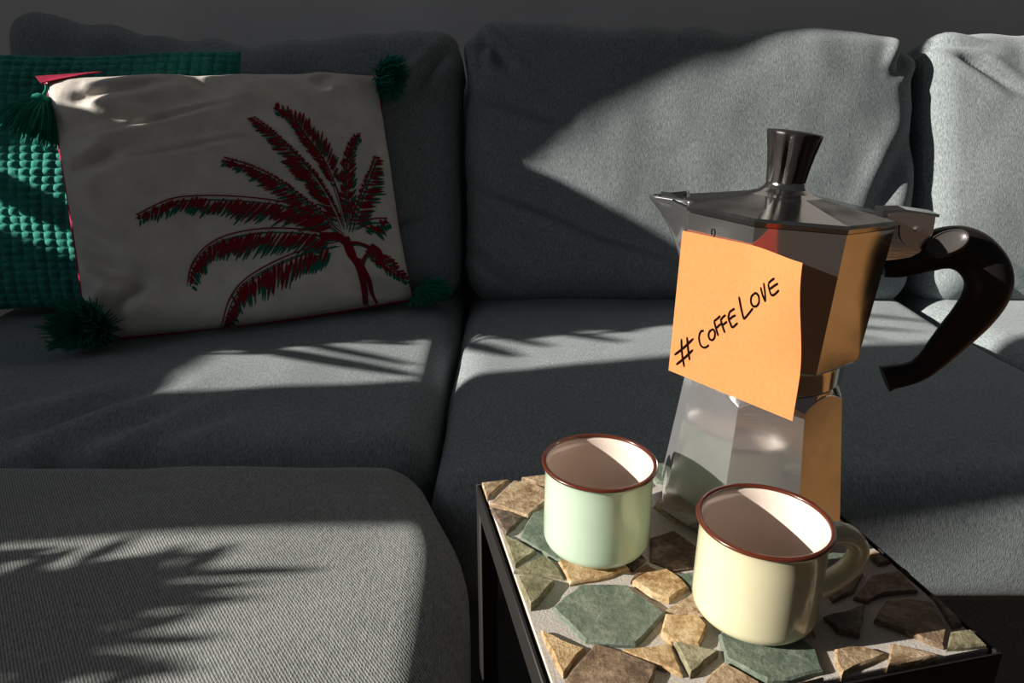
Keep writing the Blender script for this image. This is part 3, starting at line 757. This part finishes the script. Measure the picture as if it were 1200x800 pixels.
# ------------------------------------------------------------------ mugs
MUG_R, MUG_H = .0292, .0523; MUG_Z = ZT + .0012
def mug(name, x, y, rz, label, glaze_m):
    t = empty(name, (x, y, MUG_Z), rz); tag(t, label, 'mug', 'enamel-style espresso mugs')
    b = [(.0001, .0016), (.020, .0016), (.0208, 0), (.0222, 0), (.0232, .0012)]
    for k in range(9):
        a = R(-80 + k * 10); b.append((.0292 - .0068 + .0068 * math.cos(a), .0078 + .0070 * math.sin(a)))
    b += [(.0292, .016), (.0291, .028), (.0289, .042), (.0290, .0480), (.0294, .0495), (.0300, .0508)]
    obj('body', lathe('body', b, 96, 40), glaze_m, t)
    i_ = [(.0300, .0509), (.0292, .0507), (.0281, .0495), (.0274, .046), (.0272, .030), (.0270, .014), (.0255, .0085), (.0215, .0052), (.012, .0042), (.0001, .004)]
    o = obj('lining', lathe('lining', i_, 96, 50), M['glaze_white'], t); o['label'] = 'white glazed inside'
    rr, rzc = .0297, .0513
    rim = [(rr + .00135 * math.cos(a), rzc + .0011 * math.sin(a)) for a in [R(k * 30) for k in range(13)]]
    o = obj('rim', lathe('rim', rim, 96, 80), M['glaze_brown'], t); o['label'] = 'dark brown rolled rim'
    pts = catmull([(.0289, 0, .0410), (.0345, 0, .0413), (.0425, 0, .0400), (.0485, 0, .0340), (.0495, 0, .0270), (.0460, 0, .0200), (.0395, 0, .0145), (.0340, 0, .0112), (.0289, 0, .0108)], 6)
    n = len(pts); rad = [.0046 + .0010 * abs(2 * i / (n - 1) - 1) ** 2 for i in range(n)]
    obj('handle', tube('handle', pts, rad, side=(0, 1, 0), n=16, flat=1.25), glaze_m, t)
    return t
mug('mug', .0468, .3359, R(88), 'pale mint green mug with dark brown rim beside the coffee pot', M['glaze_green'])
mug('mug', .1173, .2818, R(6), 'cream yellow mug with dark brown rim in front of the coffee pot', M['glaze_cream'])

# ------------------------------------------------------------------ stovetop coffee pot
PX, PY = .1427, .376; PZ = ZT + .0018
pot = empty('moka_pot', (PX, PY, PZ))
tag(pot, 'faceted aluminium stovetop coffee pot with black handle and knob', 'coffee pot')
V0 = R(-78)                                       # one octagon corner, measured from the viewer side (-y)
def pdir(a): return Vector((math.sin(a), -math.cos(a), 0))
def oct_r(a, R_):                                  # radius of an octagon with circumradius R_ in direction a
    b = (a - V0) % R(45) - R(22.5); return R_ * math.cos(R(22.5)) / math.cos(b)
NA = 8 * 12
ANG = [V0 + R(45) * k / 12 for k in range(NA)]
def col_mesh(name, cols, cap0=False, cap1=False, sharp=12):
    """cols[k] = list of (r,z) for each angle"""
    m = len(cols[0]); vs_ = []; fs_ = []
    for k, c in enumerate(cols):
        for (r, z) in c: vs_.append(pdir(ANG[k]) * r + Vector((0, 0, z)))
    for k in range(NA):
        k2 = (k + 1) % NA
        for i in range(m - 1): fs_.append((k * m + i, k2 * m + i, k2 * m + i + 1, k * m + i + 1))
    if cap0: fs_.append(tuple(k * m for k in range(NA))[::-1])
    if cap1: fs_.append(tuple(k * m + m - 1 for k in range(NA)))
    return pyd(name, vs_, fs_, True, sharp)
# boiler
Rb0, Rb1, Zb = .0542, .0436, .0800
slope_r = .0110                                   # shoulder cone
def r_round(z): return .0436 - (z - Zb) * .85
cols = []
for a in ANG:
    f = oct_r(a, 1.0)
    # crossing: f*(Rb0+(Rb1-Rb0)z/Zb) = r_round(z)
    A = f * (Rb1 - Rb0) / Zb + .85; B = .0436 + .85 * Zb - f * Rb0; zc = B / A
    c = [(f * (Rb0 - .0022), 0), (f * (Rb0 - .0004), .0016)]
    c += [(f * (Rb0 + (Rb1 - Rb0) * z / Zb), z) for z in [.004 + (zc - .004) * t / 5 for t in range(6)]]
    c += [(r_round(zc) - .0006, zc + .0004)]
    zs = zc + .0005; c += [(r_round(zc) - .0006 + (.0395 - r_round(zc) + .0006) * t, zs + (.0868 - zs) * t) for t in (.5, 1)]
    c += [(.0385, .0872), (.0385, .092)]
    cols.append(c)
obj('boiler', col_mesh('boiler', cols, cap0=True), M['alu_base'], pot)
# threaded ring under the jug
ring = [(.0385, .0885), (.0408, .0885), (.0416, .0893), (.0420, .0985), (.0424, .1010), (.0400, .1012)]
obj('collar', lathe('collar', ring, 96, 30), M['alu'], pot)
# upper jug
Ru0, Ru1, Zu0, Zu1 = .0478, .0538, .1035, .1760
SP = R(-100.5); HD = R(79.5)
cols = []
for a in ANG:
    f = oct_r(a, 1.0)
    c = [(.0400, .1005), (f * .0440, .1008), (f * (Ru0 - .0006), .1022)] + [(f * (Ru0 + (Ru1 - Ru0) * t), Zu0 + (Zu1 - Zu0) * t) for t in (0, .25, .5, .75, 1)]
    c += [(f * (Ru1 - .0022), Zu1), (f * (Ru0 - .004), .115)]
    cols.append(c)
obj('jug', col_mesh('jug', cols, cap1=True), M['alu'], pot)
# spout: folded beak on the facet opposite the handle
sd = pdir(SP); sn = Vector((-sd.y, sd.x, 0)); porg = Vector((PX, PY, PZ))
tipc = []
for px, py in ((757, 231), (763, 238), (772, 249), (781, 264), (789, 283), (797, 306), (806, 335)):
    p = on_plane(px, py, porg, sn) - porg; tipc.append((p.dot(sd), p.z))
apo = lambda z: (Ru0 + (Ru1 - Ru0) * (z - Zu0) / (Zu1 - Zu0)) * math.cos(R(22.5))
vs_, fs_ = [], []; rows = []
zt_top = tipc[0][1] + .0015
rws = [(tipc[0][0], zt_top)] + tipc + [(apo(.118) + .0005, .118)]
ztip = tipc[0][1]
for i, (d_, z) in enumerate(rws):
    z_ = min(z, Zu1 + .004); hwid = (.0205 * math.sin(min(1, .35 + (z_ - .115) / .055) * math.pi / 2)) * (Ru0 + (Ru1 - Ru0) * (z_ - Zu0) / (Zu1 - Zu0)) / Ru1
    hwid = max(.001, hwid * (1 if z_ > .15 else max(.05, (z_ - .118) / .032)))
    a0 = apo(min(z_, Zu1)) - .0015; ext = max(.0, d_ - a0); row = []
    for k in range(-8, 9):
        t = k / 8; e = (1 - abs(t)) ** 1.15 if abs(t) > .12 else (1 - .12) ** 1.15 + (.12 - abs(t)) * .6
        row.append(sd * (a0 + ext * e) + sn * (hwid * t) + Vector((0, 0, z if i > 0 else z + max(0, .1815 - z) * abs(t))))
    rows.append(row)
for row in rows: vs_ += row
for i in range(len(rows) - 1):
    for k in range(16): fs_.append((i * 17 + k, i * 17 + k + 1, (i + 1) * 17 + k + 1, (i + 1) * 17 + k))
sp_o = obj('spout', pyd('spout', vs_, fs_, True, 40), M['alu'], pot)
sm_ = sp_o.modifiers.new('thick', 'SOLIDIFY'); sm_.thickness = .0012; sm_.offset = -1
# lid
lid = []
for a in ANG:
    f = oct_r(a, 1.0)
    c = [(f * (Ru1 - .003), .1764), (f * (Ru1 + .0004), .1764), (f * (Ru1 + .0008), .1785), (f * (Ru1 - .0006), .1800)]
    for r, z in ((.044, .1816), (.034, .1833), (.025, .1850)): c.append((f * r, z))
    g = lambda r, k: r * (f * k + (1 - k) * .96)
    c += [(g(.0190, .8), .1862), (g(.0145, .5), .1877), (g(.0118, .2), .1896), (.0101, .1915), (.0096, .1930), (.004, .1930)]
    lid.append(c)
obj('lid', col_mesh('lid', lid, cap1=True, sharp=5.5), M['alu_lid'], pot)
# lid lip over the spout
lp = [sd * (apo(Zu1) + .0005) + sn * .0200, sd * (apo(Zu1) + .0005) - sn * .0200, sd * (apo(Zu1) + .0135) - sn * .0045, sd * (apo(Zu1) + .0135) + sn * .0045]
vs_ = [p + Vector((0, 0, .1822 if i < 2 else zt_top + .0012)) for i, p in enumerate(lp)]; vs_ += [p - Vector((0, 0, .0012)) for p in vs_]
obj('lid_lip', pyd('lid_lip', vs_, [(0, 1, 2, 3), (7, 6, 5, 4)] + [(i, i + 4, (i + 1) % 4 + 4, (i + 1) % 4) for i in range(4)], False), M['alu_lid'], pot)
# fluted knob
kp = [(.0085, .1995), (.0097, .1998), (.0101, .2035), (.0108, .2090), (.0118, .2150), (.0129, .2200), (.0136, .2235), (.0138, .2248), (.0132, .2256), (.006, .2262), (.0005, .2263)]
def flute(a, i):
    k = {0: 0, 1: .2, 2: .75, 3: 1, 4: 1, 5: .75, 6: .25}.get(i, 0); return 1 - .17 * k * max(0, math.cos(a * 9)) ** 1.3
kme = lathe('knob', [(r, z - .0078) for r, z in kp], 108, 50, rfun=flute)
kme.transform(Matrix.Translation((0, 0, .2)) @ Matrix.Rotation(R(4), 4, 'Y') @ Matrix.Translation((0, 0, -.2)))
obj('knob', kme, M['bakelite'], pot)
# handle
hdv = pdir(HD); hn = Vector((-hdv.y, hdv.x, 0))
def HZ(x, y): return on_plane(740 + x / 2.352, 140 + y / 2.352, porg, hn) - porg
hc = [(694, 398, 26), (728, 390, 34), (765, 376, 42), (812, 352, 52), (860, 334, 57), (905, 330, 60), (948, 346, 60), (980, 382, 60), (990, 428, 58), (975, 480, 56), (940, 535, 53), (900, 582, 49), (862, 625, 43), (825, 664, 36), (790, 690, 33), (752, 703, 34), (718, 709, 37), (698, 715, 41)]
pts = catmull([HZ(x, y) for x, y, r in hc], 4); dep = .40
rads = []
for i in range(len(hc)):
    rads += [hc[i][2] + (hc[min(i + 1, len(hc) - 1)][2] - hc[i][2]) * k / 4 for k in range(4)]
rads = [r / 2.352 / FPX * .385 for r in rads[:len(pts)]]
hv, hf = tube_data(pts, rads, side=hn, n=20, flat=.78)
obj('handle', pyd('handle', hv, hf, True, 50), M['bakelite'], pot)
# hinge: lid tab, two rounded cheek plates, pin, jug bracket
def plate(name, off, th, poly, mat):
    f = [hdv * a + hn * (off - th / 2) + Vector((0, 0, z)) for a, z in poly]; b = [hdv * a + hn * (off + th / 2) + Vector((0, 0, z)) for a, z in poly]
    n = len(poly); return obj(name, pyd(name, f + b, [tuple(range(n)), tuple(range(2 * n - 1, n - 1, -1))] + [(i, (i + 1) % n, (i + 1) % n + n, i + n) for i in range(n)], False), mat, pot)
ck = [(.050, .1765), (.050, .1815), (.0565, .1830), (.0715, .1822)]
for k in range(9):
    a = R(0 - k * 180 / 8); ck.append((.0640 + .0078 * math.cos(a), .1745 + .0088 * math.sin(a)))
ck += [(.0562, .1765)]
for s in (-1, 1): plate('hinge_plate', s * .0078, .0012, ck, M['steel'])
plate('hinge_tab', 0, .0150, [(.0470, .1795), (.0470, .1832), (.058, .1843), (.0735, .1832), (.0735, .1818), (.058, .1826)], M['alu_lid'])
plate('handle_bracket', 0, .0130, [(.0488, .1560), (.0488, .1740), (.058, .1780), (.0690, .1760), (.0720, .1660), (.0640, .1600)], M['alu'])
pv, pf = tube_data([hn * -.0096 + hdv * .0645 + Vector((0, 0, .1748)), hn * .0096 + hdv * .0645 + Vector((0, 0, .1748))], .0016, n=14)
obj('hinge_pin', pyd('hinge_pin', pv, pf, True, 40), M['steel'], pot)

# oval cut face at the top of the handle, rimmed where the moulding was trimmed
dc = HZ(848, 312) - hn * 0
vn = (-hdv * .35 + Vector((0, 0, .50)) - hn * .80 * (1 if hn.y > 0 else -1)).normalized()
dc = dc - hn * (1 if hn.y > 0 else -1) * .0125 + Vector((0, 0, .0015))
ea = (hdv * .8 + Vector((0, 0, .45))); ea = (ea - vn * ea.dot(vn)).normalized(); eb = vn.cross(ea)
dv, df = [], []
rr_ = [(0, 0), (.55, .0002), (.86, .0006), (.94, .0014), (1.0, .0013), (1.05, -.003)]
for (f, h_) in rr_[1:]:
    for k in range(32): a = 2 * math.pi * k / 32; dv.append(dc + ea * (.0098 * f * math.cos(a)) + eb * (.0058 * f * math.sin(a)) + vn * h_)
dv.append(dc)
for i in range(len(rr_) - 2):
    for k in range(32): df.append((i * 32 + k, i * 32 + (k + 1) % 32, (i + 1) * 32 + (k + 1) % 32, (i + 1) * 32 + k))
for k in range(32): df.append((len(dv) - 1, (k + 1) % 32, k))
obj('thumb_rest', pyd('thumb_rest', dv, df, True, 40), simple('worn bakelite', (.05, .046, .045), .38).m, pot)

# the jug and lid sit very slightly askew on the thread
for o in pot.children:
    if o.name.split('.')[0] in ('boiler', 'collar', 'spout', 'lid_lip'): continue
    for v in o.data.vertices: v.co.z -= .055 * v.co.x * sm(.100, .172, v.co.z)

# small oval stamp on the jug facet above the note
fa = V0 + R(22.5); fn = pdir(fa); fs_t = Vector((-fn.y, fn.x, 0)); fs_t = fs_t if fs_t.x > 0 else -fs_t
fz = .1690; fc_ = fn * (apo(fz) + .0002) + fs_t * -.0035 + Vector((0, 0, fz + .055 * .040))
lp_ = [fc_ + fs_t * (.0011 * math.cos(2 * math.pi * k / 16)) + Vector((0, 0, .0020 * math.sin(2 * math.pi * k / 16))) + fn * (.0020 * math.sin(2 * math.pi * k / 16) * (Ru1 - Ru0) / (Zu1 - Zu0) * .92) for k in range(17)]
obj('stamped_mark', tube('stamped_mark', lp_, .00028, n=6, cap=False), M['bakelite'], pot)

# ------------------------------------------------------------------ sticky note
NS = .0775; NANG = R(-54.3); nn = pdir(NANG); nr = Vector((-nn.y, nn.x, 0))   # nr: to the reader's right
if nr.x < 0: nr = -nr
ncen = Vector((.1100, .3332, .6893))
note = empty('sticky_note', ncen); tag(note, 'orange sticky note with handwriting stuck to the coffee pot', 'sticky note')
def note_pt(u, v):
    bend = .013 * sm(0, 1.15, u) * sm(-.5, 1, v)
    return nr * (NS / 2 * u) + Vector((0, 0, NS / 2 * v)) + nn * (bend + .0010 * (v) * -1)
ng = 24; nvs = []
for off in (0, -.00018):
    for j in range(ng + 1):
        for i in range(ng + 1): nvs.append(note_pt(2 * i / ng - 1, 2 * j / ng - 1) + nn * off)
G = (ng + 1) ** 2; nfs = []
for j in range(ng):
    for i in range(ng):
        a = j * (ng + 1) + i; nfs += [(a, a + 1, a + ng + 2, a + ng + 1), (G + a, G + a + ng + 1, G + a + ng + 2, G + a + 1)]
rimi = [i for i in range(ng + 1)] + [j * (ng + 1) + ng for j in range(1, ng + 1)] + [ng * (ng + 1) + i for i in range(ng - 1, -1, -1)] + [j * (ng + 1) for j in range(ng - 1, 0, -1)]
for i in range(len(rimi)): a, b = rimi[i], rimi[(i + 1) % len(rimi)]; nfs.append((a, b, b + G, a + G))
note_me = pyd('sheet', nvs, nfs, True, 60); obj('sheet', note_me, M['paper'], note)
nb = BVHTree.FromPolygons([v.co + ncen for v in note_me.vertices], [tuple(p.vertices) for p in note_me.polygons])
def NZ(x, y):
    d = ray(780 + x / 3.3333, 260 + y / 3.3333).normalized(); h = nb.ray_cast(EYE, d)
    return (h[0] + nn * .00012 - ncen) if h[0] is not None else None
LET = {
 'hash': [[(36, 519), (72, 503), (110, 478)], [(42, 558), (70, 543), (106, 500 + 2)], [(64, 456), (58, 505), (46, 545)], [(92, 455), (82, 510), (70, 566)], [(36, 519), (80, 482), (108, 455)]][0:0] + [[(35, 519), (70, 492), (109, 455)], [(42, 557), (75, 530), (107, 499)], [(62, 456), (64, 510), (73, 566)], [(84, 449), (88, 495), (94, 540)]],
 'letter_c': [[(150, 424), (138, 428), (131, 448), (134, 473), (143, 487), (156, 490), (170, 480)]],
 'letter_o': [[(181, 420), (172, 428), (168, 442), (172, 456), (182, 461), (191, 452), (193, 434), (188, 421), (180, 419)]],
 'letter_f': [[(190, 388), (197, 415), (206, 445)], [(189, 388), (204, 376), (214, 366)], [(199, 414), (211, 402), (217, 398)]],
 'letter_f_second': [[(216, 383), (222, 405), (232, 433)], [(214, 384), (226, 370), (235, 363)], [(222, 403), (234, 394), (240, 388)]],
 'letter_e': [[(250, 352), (246, 374), (254, 398), (262, 411), (282, 394)], [(248, 353), (262, 343), (270, 338)], [(250, 380), (262, 370), (274, 364)]],
 'letter_l': [[(287, 291), (295, 335), (306, 380)], [(306, 380), (322, 362), (342, 336)]],
 'letter_o_large': [[(345, 281), (336, 292), (334, 312), (342, 328), (356, 328), (366, 312), (364, 290), (354, 278), (344, 281)]],
 'letter_v': [[(372, 254), (380, 285), (391, 312)], [(391, 312), (390, 280), (384, 237)]],
 'letter_e_large': [[(402, 240), (406, 262), (414, 284), (426, 283), (444, 266)], [(402, 240), (414, 228), (426, 220)], [(408, 262), (424, 250), (440, 240)]],
}
hw_o = None
lv, lf = [], []
for nm, strokes in LET.items():
    v2, f2 = [], []
    for s in strokes:
        P = [NZ(x, y) for x, y in cm2(s, 5)]; P = [p for p in P if p is not None]
        if len(P) < 2: continue
        r = [.00062 * (1.0 if 0 < i < len(P) - 1 else .6) * (1.15 if 'hash' in nm else 1) for i in range(len(P))]
        # felt pen line: wide and almost flat on the sheet
        tube_data(P, r, side=nn, n=8, flat=.15, vs=v2, fs=f2)
    if f2: obj(nm if nm == 'hash' else nm.replace('_second', '').replace('_large', ''), pyd(nm, v2, f2, True, 60), M['marker'], note)
